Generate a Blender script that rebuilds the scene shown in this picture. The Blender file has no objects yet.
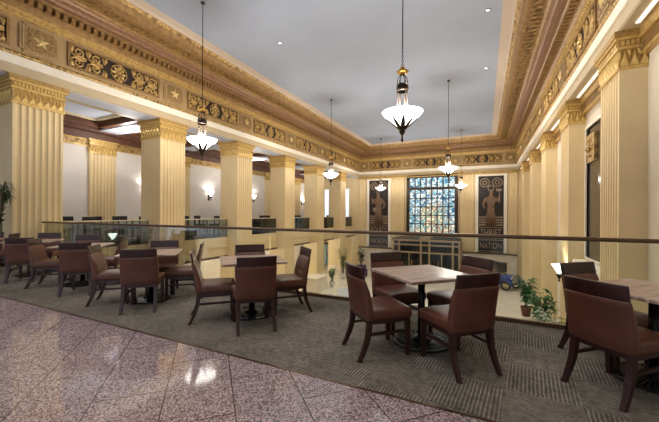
import bpy, bmesh, math, random
from mathutils import Vector, Matrix
PI = math.pi
R = math.radians
scn = bpy.context.scene
COL = scn.collection
rnd = random.Random(7)

# ------------------------------------------------------------------ helpers
class MB:
    """collects shapes for one mesh object"""
    def __init__(s):
        s.v = []; s.f = []; s.m = []; s.sm = []
    def add(s, vs, fs, mi=0, smooth=False, M=None):
        o = len(s.v)
        for p in vs:
            p = Vector(p)
            if M is not None: p = M @ p
            s.v.append(p[:])
        for f in fs:
            s.f.append([i + o for i in f]); s.m.append(mi); s.sm.append(smooth)
        return s
    def box(s, x0, x1, y0, y1, z0, z1, mi=0, M=None):
        vs = [(x, y, z) for z in (z0, z1) for y in (y0, y1) for x in (x0, x1)]
        fs = [(0, 2, 3, 1), (4, 5, 7, 6), (0, 1, 5, 4), (2, 6, 7, 3), (0, 4, 6, 2), (1, 3, 7, 5)]
        return s.add(vs, fs, mi, False, M)
    def rbox(s, x0, x1, y0, y1, z0, z1, r=.01, seg=2, mi=0, M=None):
        bm = bmesh.new()
        bmesh.ops.create_cube(bm, size=1)
        for v in bm.verts:
            v.co = Vector(((x0 + x1) / 2 + v.co.x * (x1 - x0), (y0 + y1) / 2 + v.co.y * (y1 - y0), (z0 + z1) / 2 + v.co.z * (z1 - z0)))
        bmesh.ops.bevel(bm, geom=bm.edges[:], offset=r, segments=seg, profile=.5, affect='EDGES')
        s.bm(bm, mi, seg > 1, M)
        return s
    def bm(s, bm, mi=0, smooth=False, M=None):
        bm.verts.index_update()
        s.add([v.co[:] for v in bm.verts], [[v.index for v in f.verts] for f in bm.faces], mi, smooth, M)
        bm.free()
        return s
    def lathe(s, prof, n=24, c=(0, 0, 0), mi=0, smooth=True, M=None):
        vs = []; fs = []
        for (r, z) in prof:
            for i in range(n):
                a = 2 * PI * i / n
                vs.append((c[0] + r * math.cos(a), c[1] + r * math.sin(a), c[2] + z))
        k = len(prof)
        for j in range(k - 1):
            for i in range(n):
                i2 = (i + 1) % n
                fs.append((j * n + i, j * n + i2, (j + 1) * n + i2, (j + 1) * n + i))
        if prof[0][0] > 1e-5: fs.append(tuple(range(n))[::-1])
        if prof[-1][0] > 1e-5: fs.append(tuple((k - 1) * n + i for i in range(n)))
        return s.add(vs, fs, mi, smooth, M)
    def tube(s, pts, rad, n=8, mi=0, smooth=True, M=None, flat=1.0):
        pts = [Vector(p) for p in pts]
        if not isinstance(rad, (list, tuple)): rad = [rad] * len(pts)
        vs = []; fs = []
        up0 = Vector((0, 0, 1))
        for i, p in enumerate(pts):
            t = (pts[min(i + 1, len(pts) - 1)] - pts[max(i - 1, 0)]).normalized()
            up = up0 if abs(t.z) < .95 else Vector((0, 1, 0))
            a = t.cross(up).normalized(); b = a.cross(t).normalized()
            for k in range(n):
                an = 2 * PI * k / n + (PI / 4 if n == 4 else 0)
                vs.append((p + a * math.cos(an) * rad[i] + b * math.sin(an) * rad[i] * flat)[:])
        for i in range(len(pts) - 1):
            for k in range(n):
                k2 = (k + 1) % n
                fs.append((i * n + k, i * n + k2, (i + 1) * n + k2, (i + 1) * n + k))
        fs.append(tuple(range(n))[::-1]); fs.append(tuple((len(pts) - 1) * n + k for k in range(n)))
        return s.add(vs, fs, mi, smooth, M)
    def prism(s, poly, z0, z1, mi=0, smooth=False, M=None):
        n = len(poly)
        vs = [(x, y, z0) for x, y in poly] + [(x, y, z1) for x, y in poly]
        fs = [tuple(range(n))[::-1], tuple(range(n, 2 * n))]
        for i in range(n):
            j = (i + 1) % n
            fs.append((i, j, n + j, n + i))
        return s.add(vs, fs, mi, smooth, M)
    def leg(s, pts, hw, mi=0):
        vs = []; fs = []
        for (x, y, z), w in zip(pts, hw):
            w *= .72
            vs += [(x - w, y - w, z), (x + w, y - w, z), (x + w, y + w, z), (x - w, y + w, z)]
        n = len(pts)
        for i in range(n - 1):
            for k in range(4):
                k2 = (k + 1) % 4
                fs.append((i * 4 + k, i * 4 + k2, i * 4 + 4 + k2, i * 4 + 4 + k))
        fs += [(0, 1, 2, 3), tuple(4 * n - 4 + k for k in range(4))]
        return s.add(vs, fs, mi)
    def build(s, name, mat, parent=None, kind=None, loc=None):
        me = bpy.data.meshes.new(name)
        me.from_pydata(s.v, [], s.f)
        mats = mat if isinstance(mat, (list, tuple)) else [mat]
        for m in mats: me.materials.append(m)
        if len(mats) > 1: me.polygons.foreach_set('material_index', s.m)
        me.polygons.foreach_set('use_smooth', s.sm)
        bm = bmesh.new(); bm.from_mesh(me)
        bmesh.ops.recalc_face_normals(bm, faces=bm.faces[:])
        bm.to_mesh(me); bm.free()
        me.update()
        o = bpy.data.objects.new(name, me)
        COL.objects.link(o)
        if parent is not None: o.parent = parent
        if kind: o['kind'] = kind
        if loc: o.location = loc
        return o

def thing(name, label, cat, loc=(0, 0, 0), rz=0, group=None):
    o = bpy.data.objects.new(name, None)
    o.empty_display_size = .1
    COL.objects.link(o)
    o.location = loc; o.rotation_euler = (0, 0, rz)
    tag(o, label, cat, group)
    return o
def tag(o, label, cat, group=None):
    o['label'] = label; o['category'] = cat
    if group: o['group'] = group
    return o
def setting(name, loc=(0, 0, 0)):
    o = bpy.data.objects.new(name, None)
    COL.objects.link(o); o.location = loc; o['kind'] = 'structure'
    return o
def child_copy(src, parent, loc, rz=0):
    c = src.copy(); COL.objects.link(c); c.parent = parent
    c.location = loc; c.rotation_euler = (0, 0, rz)
    for g in src.children:
        d = g.copy(); COL.objects.link(d); d.parent = c
    return c
def dup(root, loc, rz, label, group=None):
    r = root.copy(); COL.objects.link(r)
    r.location = loc; r.rotation_euler = (0, 0, rz); r['label'] = label
    if group: r['group'] = group
    for ch in root.children:
        c = ch.copy(); COL.objects.link(c); c.parent = r
        for g in ch.children:
            d = g.copy(); COL.objects.link(d); d.parent = c
    return r
class First:
    """places the source itself first, then copies"""
    def __init__(s, root): s.root = root; s.used = False
    def put(s, loc, rz, label, group=None):
        if not s.used:
            s.used = True
            s.root.location = loc; s.root.rotation_euler = (0, 0, rz); s.root['label'] = label
            if group: s.root['group'] = group
            return s.root
        return dup(s.root, loc, rz, label, group)

# ------------------------------------------------------------------ materials
def lin(c): return c / 12.92 if c <= .04045 else ((c + .055) / 1.055) ** 2.4
def rgb(r, g, b): return (lin(r / 255), lin(g / 255), lin(b / 255), 1)
def newmat(name):
    m = bpy.data.materials.new(name); m.use_nodes = True
    nt = m.node_tree
    return m, nt, nt.nodes['Principled BSDF'], nt.nodes, nt.links
def coords(nt, rot=(0, 0, 0), scale=(1, 1, 1), space='Object'):
    t = nt.nodes.new('ShaderNodeTexCoord'); mp = nt.nodes.new('ShaderNodeMapping')
    mp.inputs['Rotation'].default_value = rot; mp.inputs['Scale'].default_value = scale
    nt.links.new(t.outputs[space], mp.inputs[0])
    return mp.outputs[0]
def ramp(nt, fac, stops):
    r = nt.nodes.new('ShaderNodeValToRGB')
    e = r.color_ramp.elements
    while len(e) < len(stops): e.new(.5)
    for k, (p, c) in enumerate(stops):
        e[k].position = p; e[k].color = c
    nt.links.new(fac, r.inputs[0])
    return r.outputs[0]
def bump(nt, h, bsdf, strength=.3, dist=.02):
    b = nt.nodes.new('ShaderNodeBump'); b.inputs['Strength'].default_value = strength; b.inputs['Distance'].default_value = dist
    nt.links.new(h, b.inputs['Height']); nt.links.new(b.outputs[0], bsdf.inputs['Normal'])
def mathn(nt, op, a, b=None):
    n = nt.nodes.new('ShaderNodeMath'); n.operation = op
    for k, x in enumerate((a, b)):
        if x is None: continue
        if isinstance(x, (int, float)): n.inputs[k].default_value = x
        else: nt.links.new(x, n.inputs[k])
    return n.outputs[0]
def mixc(nt, fac, a, b):
    n = nt.nodes.new('ShaderNodeMix'); n.data_type = 'RGBA'
    for k, x in ((0, fac), (6, a), (7, b)):
        if isinstance(x, tuple): n.inputs[k].default_value = x
        elif isinstance(x, (int, float)): n.inputs[k].default_value = x
        else: nt.links.new(x, n.inputs[k])
    return n.outputs[2]
def noise(nt, vec, scale, detail=3, rough=.5):
    n = nt.nodes.new('ShaderNodeTexNoise'); n.inputs['Scale'].default_value = scale
    n.inputs['Detail'].default_value = detail; n.inputs['Roughness'].default_value = rough
    nt.links.new(vec, n.inputs['Vector'])
    return n.outputs['Fac']
def plain(name, c1, c2=None, scale=4, rough=.6, metal=0, bmp=0, bscale=60, spec=.5):
    m, nt, b, N, L = newmat(name)
    v = coords(nt)
    c2 = c2 or tuple(min(1, x * .88) for x in c1[:3]) + (1,)
    f = noise(nt, v, scale, 4, .6)
    L.new(ramp(nt, f, [(.3, c1), (.7, c2)]), b.inputs['Base Color'])
    b.inputs['Roughness'].default_value = rough; b.inputs['Metallic'].default_value = metal
    b.inputs['Specular IOR Level'].default_value = spec
    if bmp: bump(nt, noise(nt, v, bscale, 2), b, bmp, .01)
    return m
def emit(name, c, s):
    m, nt, b, N, L = newmat(name)
    b.inputs['Base Color'].default_value = c
    b.inputs['Emission Color'].default_value = c; b.inputs['Emission Strength'].default_value = s
    b.inputs['Roughness'].default_value = .35
    return m
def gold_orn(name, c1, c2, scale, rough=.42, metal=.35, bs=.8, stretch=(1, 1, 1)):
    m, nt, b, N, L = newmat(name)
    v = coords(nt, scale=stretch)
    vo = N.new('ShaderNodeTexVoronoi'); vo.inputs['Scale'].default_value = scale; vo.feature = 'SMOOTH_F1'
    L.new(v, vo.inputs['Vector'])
    L.new(ramp(nt, vo.outputs['Distance'], [(.15, c1), (.75, c2)]), b.inputs['Base Color'])  # worn gilding tone; shade in the crevices is also put into this colour
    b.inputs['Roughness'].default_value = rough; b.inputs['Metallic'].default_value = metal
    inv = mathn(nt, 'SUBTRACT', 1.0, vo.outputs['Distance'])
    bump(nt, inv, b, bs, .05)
    return m

M = {}
M['cream'] = plain('cream_paint', rgb(224, 202, 156), rgb(216, 193, 147), 1.5, .5)
M['gold'] = plain('gilding', rgb(212, 178, 110), rgb(166, 130, 72), 9, .4, .3, .25, 40)
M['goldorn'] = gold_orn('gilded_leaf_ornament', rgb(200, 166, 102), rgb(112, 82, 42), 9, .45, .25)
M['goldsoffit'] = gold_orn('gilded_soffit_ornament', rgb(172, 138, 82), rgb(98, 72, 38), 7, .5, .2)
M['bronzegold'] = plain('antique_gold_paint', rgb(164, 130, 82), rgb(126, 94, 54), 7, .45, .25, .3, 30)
M['starback'] = plain('shaded_star_recess', rgb(172, 142, 92), rgb(116, 88, 50), 22, .5, .2, .6, 30)  # darker tone stands in for shade inside the panel recess
M['stargold'] = plain('lit_star_gilding', rgb(232, 208, 150), rgb(214, 184, 118), 9, .35, .2)  # paler gold stands in for grazing light on the star
M['capgold'] = plain('capital_gilding', rgb(228, 198, 124), rgb(196, 160, 90), 12, .35, .3)
M['capback'] = plain('capital_ground', rgb(188, 154, 90), rgb(150, 116, 62), 12, .45, .2)
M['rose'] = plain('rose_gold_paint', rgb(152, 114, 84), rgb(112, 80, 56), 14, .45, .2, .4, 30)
M['frieze'] = plain('frieze_tan_paint', rgb(178, 150, 104), rgb(160, 132, 90), 3, .5)
M['white'] = plain('ivory_band_paint', rgb(236, 228, 212), rgb(228, 218, 200), 2, .5)
M['wall'] = plain('gallery_wall_plaster', rgb(228, 222, 214), rgb(218, 212, 204), 1.2, .65)
M['wallR'] = plain('pale_wall_plaster', rgb(224, 214, 196), rgb(216, 204, 184), 1.2, .6)
M['ceil'] = plain('ceiling_plaster', rgb(162, 171, 188), rgb(154, 163, 180), .5, .8)
M['ceilborder'] = plain('ceiling_border_paint', rgb(200, 184, 168), rgb(190, 174, 158), 1, .7)
M['coffer'] = plain('coffer_panel_paint', rgb(206, 214, 232), rgb(196, 204, 222), 1, .6)
M['brown'] = plain('brown_beam_wood', rgb(104, 66, 44), rgb(78, 46, 30), 5, .5)
M['fascia'] = plain('beam_fascia_paint', rgb(190, 172, 140), rgb(180, 162, 130), 2, .55)
M['beige'] = plain('beige_molding', rgb(214, 198, 164), None, 3, .5)
M['marble'] = plain('lobby_marble', rgb(232, 222, 204), rgb(212, 198, 176), 1.3, .3)
M['lobbyfloor'] = plain('lobby_floor_stone', rgb(232, 224, 208), rgb(214, 202, 184), 1.1, .22)
M['wood'] = plain('dark_stained_wood', rgb(58, 28, 22), rgb(40, 18, 14), 16, .32)
M['iron'] = plain('black_cast_iron', rgb(34, 32, 32), rgb(22, 20, 20), 20, .38, .7)
M['bronze'] = plain('dark_bronze', rgb(74, 62, 52), rgb(44, 36, 30), 14, .4, .8)
M['railbronze'] = plain('brushed_bronze_rail', rgb(112, 88, 68), rgb(94, 72, 54), 30, .35, .75)
M['vestbronze'] = plain('pale_bronze_frame', rgb(168, 146, 114), rgb(146, 124, 94), 6, .45, .2)
M['panelback'] = plain('relief_bronze_dark', rgb(50, 42, 40), rgb(36, 30, 28), 8, .5, .3, .5, 14)
M['relief'] = plain('relief_bronze_figure', rgb(140, 112, 88), rgb(98, 78, 62), 8, .45, .4)
M['letter'] = plain('relief_lettering', rgb(168, 146, 120), rgb(132, 112, 92), 8, .5, .3)
M['black'] = plain('black_lacquer', rgb(26, 24, 24), rgb(18, 16, 16), 8, .35)
M['darkvoid'] = plain('dark_grille_backing', rgb(44, 31, 19), None, 4, .7)
M['pot'] = plain('terracotta_pot', rgb(96, 52, 38), None, 8, .6)
M['whitepot'] = plain('white_stone_pot', rgb(224, 220, 212), None, 8, .5)
M['bluepot'] = plain('blue_glazed_pot', rgb(60, 84, 130), rgb(80, 100, 140), 8, .25)
M['soil'] = plain('potting_soil', rgb(44, 32, 24), None, 30, .9)
M['stem'] = plain('plant_stem', rgb(88, 82, 48), None, 20, .7)
def leafmat(name, a, b_):
    return plain(name, a, b_, 6, .45)
M['leaf'] = leafmat('green_leaf', rgb(64, 112, 52), rgb(36, 76, 34))
M['leafdark'] = leafmat('dark_green_leaf', rgb(40, 66, 38), rgb(24, 44, 26))
M['leafolive'] = leafmat('olive_leaf', rgb(120, 128, 76), rgb(84, 96, 50))
M['leafgrey'] = leafmat('silvery_leaf', rgb(176, 188, 168), rgb(136, 152, 132))
M['bowl'] = emit('frosted_bowl_glass', (1, .96, .9, 1), 4.0)
M['bowl_in'] = emit('frosted_bowl_inner', (1, .96, .9, 1), 5.0)
M['sconceglass'] = emit('sconce_frosted_glass', (1, .95, .86, 1), 3.0)
M['daylight'] = emit('daylit_window_glass', (.80, .90, 1, 1), .55)
M['doorglass'] = plain('door_glass', rgb(196, 220, 226), rgb(176, 204, 214), 2, .1)
M['carblue'] = plain('blue_car_paint', rgb(64, 84, 150), rgb(54, 72, 132), 4, .2)
M['caryellow'] = plain('cream_car_paint', rgb(220, 200, 120), None, 4, .25)
M['tire'] = plain('tire_rubber', rgb(30, 30, 32), None, 8, .7)
M['chrome'] = plain('polished_metal', rgb(200, 200, 200), None, 8, .2, .9)
M['purple'] = plain('plum_upholstery', rgb(78, 44, 74), None, 8, .7)
M['oakrail'] = plain('light_oak', rgb(206, 168, 112), rgb(180, 140, 88), 8, .5)
M['glassdark'] = plain('dark_mirror_glass', rgb(96, 84, 66), rgb(70, 60, 46), 1.2, .08, .5)
M['brass'] = plain('brass', rgb(196, 152, 76), None, 8, .3, .8)
M['leather'] = None
def leather():
    m, nt, b, N, L = newmat('brown_leather')
    v = coords(nt)
    f = noise(nt, v, 5, 4, .6)
    L.new(ramp(nt, f, [(.3, rgb(102, 58, 40)), (.7, rgb(80, 44, 31))]), b.inputs['Base Color'])
    b.inputs['Roughness'].default_value = .38
    vo = N.new('ShaderNodeTexVoronoi'); vo.inputs['Scale'].default_value = 220
    L.new(v, vo.inputs['Vector'])
    bump(nt, vo.outputs['Distance'], b, .12, .002)
    return m
M['leather'] = leather()
def tabletop():
    m, nt, b, N, L = newmat('streaked_table_veneer')
    v = coords(nt, scale=(1.6, 22, 1))
    f = noise(nt, v, 2.2, 5, .65)
    L.new(ramp(nt, f, [(.28, rgb(100, 74, 66)), (.48, rgb(164, 138, 124)), (.66, rgb(206, 188, 174)), (.8, rgb(128, 100, 88))]), b.inputs['Base Color'])
    b.inputs['Roughness'].default_value = .28
    return m
M['top'] = tabletop()
def granite():
    m, nt, b, N, L = newmat('polished_rose_granite')
    v = coords(nt, rot=(0, 0, R(44)))
    v.node.inputs['Location'].default_value = (2.31, -.166, 0)
    vo = N.new('ShaderNodeTexVoronoi'); vo.inputs['Scale'].default_value = 115
    L.new(v, vo.inputs['Vector'])
    sep = N.new('ShaderNodeSeparateColor'); L.new(vo.outputs['Color'], sep.inputs[0])
    base = ramp(nt, sep.outputs[0], [(.0, rgb(74, 64, 70)), (.3, rgb(136, 122, 128)), (.6, rgb(166, 150, 154)), (.85, rgb(206, 198, 198))])
    big = noise(nt, v, 1.4, 4, .6)
    tint = mixc(nt, big, rgb(232, 218, 218), rgb(255, 248, 246))
    mul = N.new('ShaderNodeMix'); mul.data_type = 'RGBA'; mul.blend_type = 'MULTIPLY'; mul.inputs[0].default_value = 1
    L.new(base, mul.inputs[6]); L.new(tint, mul.inputs[7])
    br = N.new('ShaderNodeTexBrick'); L.new(v, br.inputs['Vector'])
    br.inputs['Scale'].default_value = 1; br.inputs['Brick Width'].default_value = .95; br.inputs['Row Height'].default_value = .485
    br.inputs['Mortar Size'].default_value = .004; br.inputs['Mortar Smooth'].default_value = 0
    br.inputs['Color1'].default_value = (0, 0, 0, 1); br.inputs['Color2'].default_value = (0, 0, 0, 1); br.inputs['Mortar'].default_value = (1, 1, 1, 1)
    L.new(mixc(nt, br.outputs['Fac'], mul.outputs[2], rgb(66, 52, 50)), b.inputs['Base Color'])
    b.inputs['Roughness'].default_value = .07
    b.inputs['Specular IOR Level'].default_value = .9
    return m
M['granite'] = granite()
def carpet():
    m, nt, b, N, L = newmat('striped_carpet_tiles')
    v = coords(nt, rot=(0, 0, R(6)), scale=(2, 2, 2))
    ch = N.new('ShaderNodeTexChecker'); ch.inputs['Scale'].default_value = 1.0
    # lift off the z = integer boundary so the checker is stable
    ad = N.new('ShaderNodeVectorMath'); ad.operation = 'ADD'; ad.inputs[1].default_value = (.31, .17, .5)
    L.new(v, ad.inputs[0]); L.new(ad.outputs[0], ch.inputs['Vector'])
    w = []
    for d in ('X', 'Y'):
        wv = N.new('ShaderNodeTexWave'); wv.bands_direction = d; wv.inputs['Scale'].default_value = 5.6
        wv.inputs['Distortion'].default_value = 1.2; wv.inputs['Detail'].default_value = 1
        L.new(ad.outputs[0], wv.inputs['Vector']); w.append(wv.outputs['Fac'])
    st = mixc(nt, ch.outputs['Fac'], w[0], w[1])
    st = ramp(nt, st, [(.45, (0, 0, 0, 1)), (1.0, (1, 1, 1, 1))])
    n1 = noise(nt, v, 9, 4, .7)
    n2 = noise(nt, v, .7, 2, .5)
    n3 = noise(nt, v, 90, 2, .6)
    f = mathn(nt, 'ADD', mathn(nt, 'MULTIPLY', mathn(nt, 'MULTIPLY', st, noise(nt, v, 2.2, 3, .6)), .46), mathn(nt, 'ADD', mathn(nt, 'MULTIPLY', n1, .5), mathn(nt, 'ADD', mathn(nt, 'MULTIPLY', n2, .25), mathn(nt, 'MULTIPLY', n3, .3))))
    L.new(ramp(nt, f, [(.42, rgb(66, 62, 57)), (.66, rgb(116, 109, 100)), (.95, rgb(176, 167, 153))]), b.inputs['Base Color'])
    b.inputs['Roughness'].default_value = .95; b.inputs['Specular IOR Level'].default_value = .15
    bump(nt, f, b, .4, .01)
    return m
M['carpet'] = carpet()
def glass(name, tint, k):
    m = bpy.data.materials.new(name); m.use_nodes = True
    nt = m.node_tree; nt.nodes.remove(nt.nodes['Principled BSDF'])
    out = nt.nodes['Material Output']
    tr = nt.nodes.new('ShaderNodeBsdfTransparent'); tr.inputs[0].default_value = tint
    gl = nt.nodes.new('ShaderNodeBsdfGlossy'); gl.inputs['Roughness'].default_value = .02
    lw = nt.nodes.new('ShaderNodeLayerWeight'); lw.inputs[0].default_value = .25
    mu = nt.nodes.new('ShaderNodeMath'); mu.operation = 'MULTIPLY'; mu.inputs[1].default_value = k
    mx = nt.nodes.new('ShaderNodeMixShader')
    nt.links.new(lw.outputs['Fresnel'], mu.inputs[0]); nt.links.new(mu.outputs[0], mx.inputs[0])
    nt.links.new(tr.outputs[0], mx.inputs[1]); nt.links.new(gl.outputs[0], mx.inputs[2])
    nt.links.new(mx.outputs[0], out.inputs[0])
    return m
M['glass'] = glass('clear_railing_glass', (.93, .96, .95, 1), .7)
M['glass2'] = glass('gallery_railing_glass', (.72, .79, .80, 1), .9)
def stained():
    m, nt, b, N, L = newmat('stained_glass')
    v = coords(nt)
    vo = N.new('ShaderNodeTexVoronoi'); vo.inputs['Scale'].default_value = 4.6
    L.new(v, vo.inputs['Vector'])
    sep = N.new('ShaderNodeSeparateColor'); L.new(vo.outputs['Color'], sep.inputs[0])
    nz = noise(nt, v, .55, 3, .6)
    sx = N.new('ShaderNodeSeparateXYZ'); L.new(v, sx.inputs[0])
    # warm figures towards the middle and foot, blue around them
    ax = mathn(nt, 'ABSOLUTE', sx.outputs[0])
    warm = mathn(nt, 'SUBTRACT', mathn(nt, 'ADD', nz, .34), mathn(nt, 'ADD', mathn(nt, 'MULTIPLY', ax, .18), mathn(nt, 'MULTIPLY', sx.outputs[2], .10)))
    cool = ramp(nt, sep.outputs[0], [(.0, rgb(40, 84, 130)), (.22, rgb(110, 168, 196)), (.42, rgb(206, 224, 230)), (.62, rgb(90, 150, 160)), (.78, rgb(226, 232, 228)), (.93, rgb(60, 110, 150))])
    hot = ramp(nt, sep.outputs[1], [(.0, rgb(188, 164, 140)), (.25, rgb(232, 220, 196)), (.5, rgb(150, 134, 118)), (.66, rgb(230, 214, 178)), (.85, rgb(140, 176, 168))])
    c = mixc(nt, ramp(nt, warm, [(.40, (0, 0, 0, 1)), (.62, (1, 1, 1, 1))]), cool, hot)
    ed = N.new('ShaderNodeTexVoronoi'); ed.feature = 'DISTANCE_TO_EDGE'; ed.inputs['Scale'].default_value = 4.6
    L.new(v, ed.inputs['Vector'])
    lead = ramp(nt, ed.outputs['Distance'], [(.03, (.02, .02, .02, 1)), (.08, (1, 1, 1, 1))])
    mul = N.new('ShaderNodeMix'); mul.data_type = 'RGBA'; mul.blend_type = 'MULTIPLY'; mul.inputs[0].default_value = 1
    L.new(c, mul.inputs[6]); L.new(lead, mul.inputs[7])
    L.new(mul.outputs[2], b.inputs['Base Color']); L.new(mul.outputs[2], b.inputs['Emission Color'])
    b.inputs['Emission Strength'].default_value = .72
    b.inputs['Roughness'].default_value = .2
    return m
M['stained'] = stained()

# ------------------------------------------------------------------ plan of the place (metres, upper floor at z = 0)
XL, XR, YE = -11.4, 2.43, 30.7           # faces of the hall
XGR, XGW = -12.08, -16.3                 # gallery rail line, gallery wall
XRC, XRW = 2.456, 2.90                   # right pilaster face, right wall
YR, YG = 4.74, 2.40                     # railing line, granite edge
ZL, ZC = -4.1, 7.89                      # lobby floor, ceiling
YB = -3.0                                # the room is modelled back to here
C0, CS, CW = 4.07, 4.362, 1.151          # columns: start, spacing, width
ZCAP = 5.07

# ------------------------------------------------------------------ floors, walls, ceilings
def S(name, mb, mat, parent=None): return mb.build(name, mat, parent, None if parent else 'structure')
S('floor_granite', MB().box(XGW, XRW, YB, YG, -.3, 0), M['granite'])
S('floor_carpet', MB().box(XGW, XRW, YG, YR + .06, -.3, 0), M['carpet'])
S('trim_1', MB().box(XGW, XRW, YG - .012, YG + .012, -.01, .004), M['railbronze'])
S('floor_gallery', MB().box(XGW, XGR, YR + .06, YE, -.3, 0), M['carpet'])
sl = MB().box(XGW, XRW, YB, YR + .06, -.85, -.3)
S('floor_slab', sl, M['cream'])
fs = MB().box(XGW, XGR, YR + .06, YE, -.85, -.3)
fs.box(XGR - .12, XGR + .04, YR + .1, YE, -.9, .14)
fs.box(XGR - .1, XGR + .08, YR + .1, YE, -.36, -.30)
fs.box(XGR - .1, XGR + .08, YR + .1, YE, -.9, -.80, 1)
fs.build('trim_2', [M['cream'], M['brown']], None, 'structure')
S('floor_lobby', MB().box(XGW, XRW, YB, YE, ZL - .3, ZL), M['lobbyfloor'])
S('wall_left', MB().box(XGW - .3, XGW, YB, YE + .3, ZL - .3, ZC), M['wall'])
S('wall_right', MB().box(XRW, XRW + .3, YB, YE + .3, ZL - .3, ZC), M['wallR'])
wb = MB().box(XGW, XRW, YE, YE + .3, ZL - .3, ZC)
S('wall_end', wb, M['cream'])
S('ceiling', MB().box(XL + .4, XR - .4, YB, YE - .4, ZC, ZC + .3), M['ceil'])
bd = MB()
for x0, x1, y0, y1 in ((XL + 1.62, XL + 1.95, YB, YE - 1.62), (XR - 1.95, XR - 1.62, YB, YE - 1.62), (XL + 1.95, XR - 1.95, YE - 1.95, YE - 1.62)):
    bd.box(x0, x1, y0, y1, ZC - .012, ZC + .01)
S('trim_3', bd, M['ceilborder'])

# entablature: profiles swept round three sides of the hall (p inwards, z)
def sweep(name, prof, mat, y0=YB, parent=None, closed=False):
    mb = MB(); n = len(prof); vs = []
    for p, z in prof:
        vs += [(XL + p, y0, z), (XL + p, YE - p, z), (XR - p, YE - p, z), (XR - p, y0, z)]
    fs = []
    for j in range(n - 1):
        for k in range(3):
            fs.append((j * 4 + k, j * 4 + k + 1, (j + 1) * 4 + k + 1, (j + 1) * 4 + k))
    mb.add(vs, fs)
    o = mb.build(name, mat, parent, None if parent else 'structure')
    return o
E0 = 1.38
ent = setting('trim_4')
sweep('beam_face', [(-1.1, ZCAP), (-.0, ZCAP), (.03, ZCAP + .02), (.03, E0 + 3.96)], M['fascia'], parent=ent)
sweep('lit_ivory_band', [(0.03, E0 + 3.955), (.07, E0 + 3.96), (.07, E0 + 4.2), (.0, E0 + 4.21)], M['white'], parent=ent)  # light on the ledge is put into its ivory colour
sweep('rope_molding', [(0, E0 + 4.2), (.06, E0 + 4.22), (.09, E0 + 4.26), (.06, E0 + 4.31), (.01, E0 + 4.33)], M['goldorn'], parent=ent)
sweep('frieze', [(.01, E0 + 4.33), (.01, E0 + 5.27)], M['frieze'], parent=ent)
sweep('lower_cornice', [(.01, E0 + 5.25), (.06, E0 + 5.27), (.07, E0 + 5.34), (.12, E0 + 5.36), (.13, E0 + 5.45)], M['gold'], parent=ent)
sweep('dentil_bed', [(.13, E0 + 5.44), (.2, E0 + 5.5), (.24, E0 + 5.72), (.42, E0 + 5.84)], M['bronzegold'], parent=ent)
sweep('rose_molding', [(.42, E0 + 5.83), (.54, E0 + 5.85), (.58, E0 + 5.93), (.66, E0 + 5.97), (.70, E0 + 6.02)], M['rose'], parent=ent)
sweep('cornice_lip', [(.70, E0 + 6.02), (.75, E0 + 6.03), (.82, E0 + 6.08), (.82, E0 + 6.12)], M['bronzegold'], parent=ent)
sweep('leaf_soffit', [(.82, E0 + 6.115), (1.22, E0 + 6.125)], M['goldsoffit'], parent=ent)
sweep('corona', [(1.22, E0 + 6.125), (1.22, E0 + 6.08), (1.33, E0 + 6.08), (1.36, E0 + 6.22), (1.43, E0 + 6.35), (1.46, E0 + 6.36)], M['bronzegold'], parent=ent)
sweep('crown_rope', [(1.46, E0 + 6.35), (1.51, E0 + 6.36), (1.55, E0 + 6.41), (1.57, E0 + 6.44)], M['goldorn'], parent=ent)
sweep('crown_fillet', [(1.57, E0 + 6.44), (1.62, E0 + 6.45), (1.66, ZC + .01)], M['ceilborder'], parent=ent)
# dentils, beads and leaf brackets as real relief
def along(step, p, fn, y0=0.5):
    y = y0
    while y < YE - p - .1:
        fn(Matrix.Translation((XL + p, y, 0)) @ Matrix.Rotation(-PI / 2, 4, 'Z'))
        fn(Matrix.Translation((XR - p, y, 0)) @ Matrix.Rotation(PI / 2, 4, 'Z'))
        y += step
    x = XL + p + step
    while x < XR - p - .1:
        fn(Matrix.Translation((x, YE - p, 0)) @ Matrix.Rotation(PI, 4, 'Z'))
        x += step
d = MB()
along(.2, .24, lambda T: d.box(-.055, .055, -.04, .15, E0 + 5.6, E0 + 5.74, 0, T))
d.build('dentils', M['bronzegold'], ent)
d = MB()
def bead(T, z, w, h, dp): d.add([(-w, 0, z), (0, dp, z - h * .1), (w, 0, z), (0, .0, z + h), (0, 0, z - h)], [(0, 1, 3), (1, 2, 3), (0, 4, 1), (1, 4, 2)], 0, True, T)
along(.15, .09, lambda T: bead(T, E0 + 5.36, .055, .05, .06))
d.build('egg_molding', M['gold'], ent)
d = MB()
along(.13, .57, lambda T: bead(T, E0 + 5.93, .05, .045, .05))
d.build('rose_beads', M['rose'], ent)
d = MB()
along(.16, .07, lambda T: bead(T, E0 + 4.265, .06, .055, .05))
d.build('rope_leaves', M['gold'], ent)
d = MB()
def soffleaf(T):
    for s in (-1, 1):
        d.add([(0, -.17, 0), (s * .1, -.05, -.035), (s * .03, .17, 0), (0, 0, -.03)], [(0, 1, 3), (1, 2, 3)], 0, True, T @ Matrix.Translation((0, 0, E0 + 6.12)))
along(.26, 1.02, soffleaf)
d.build('soffit_leaves', M['goldsoffit'], ent)

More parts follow.
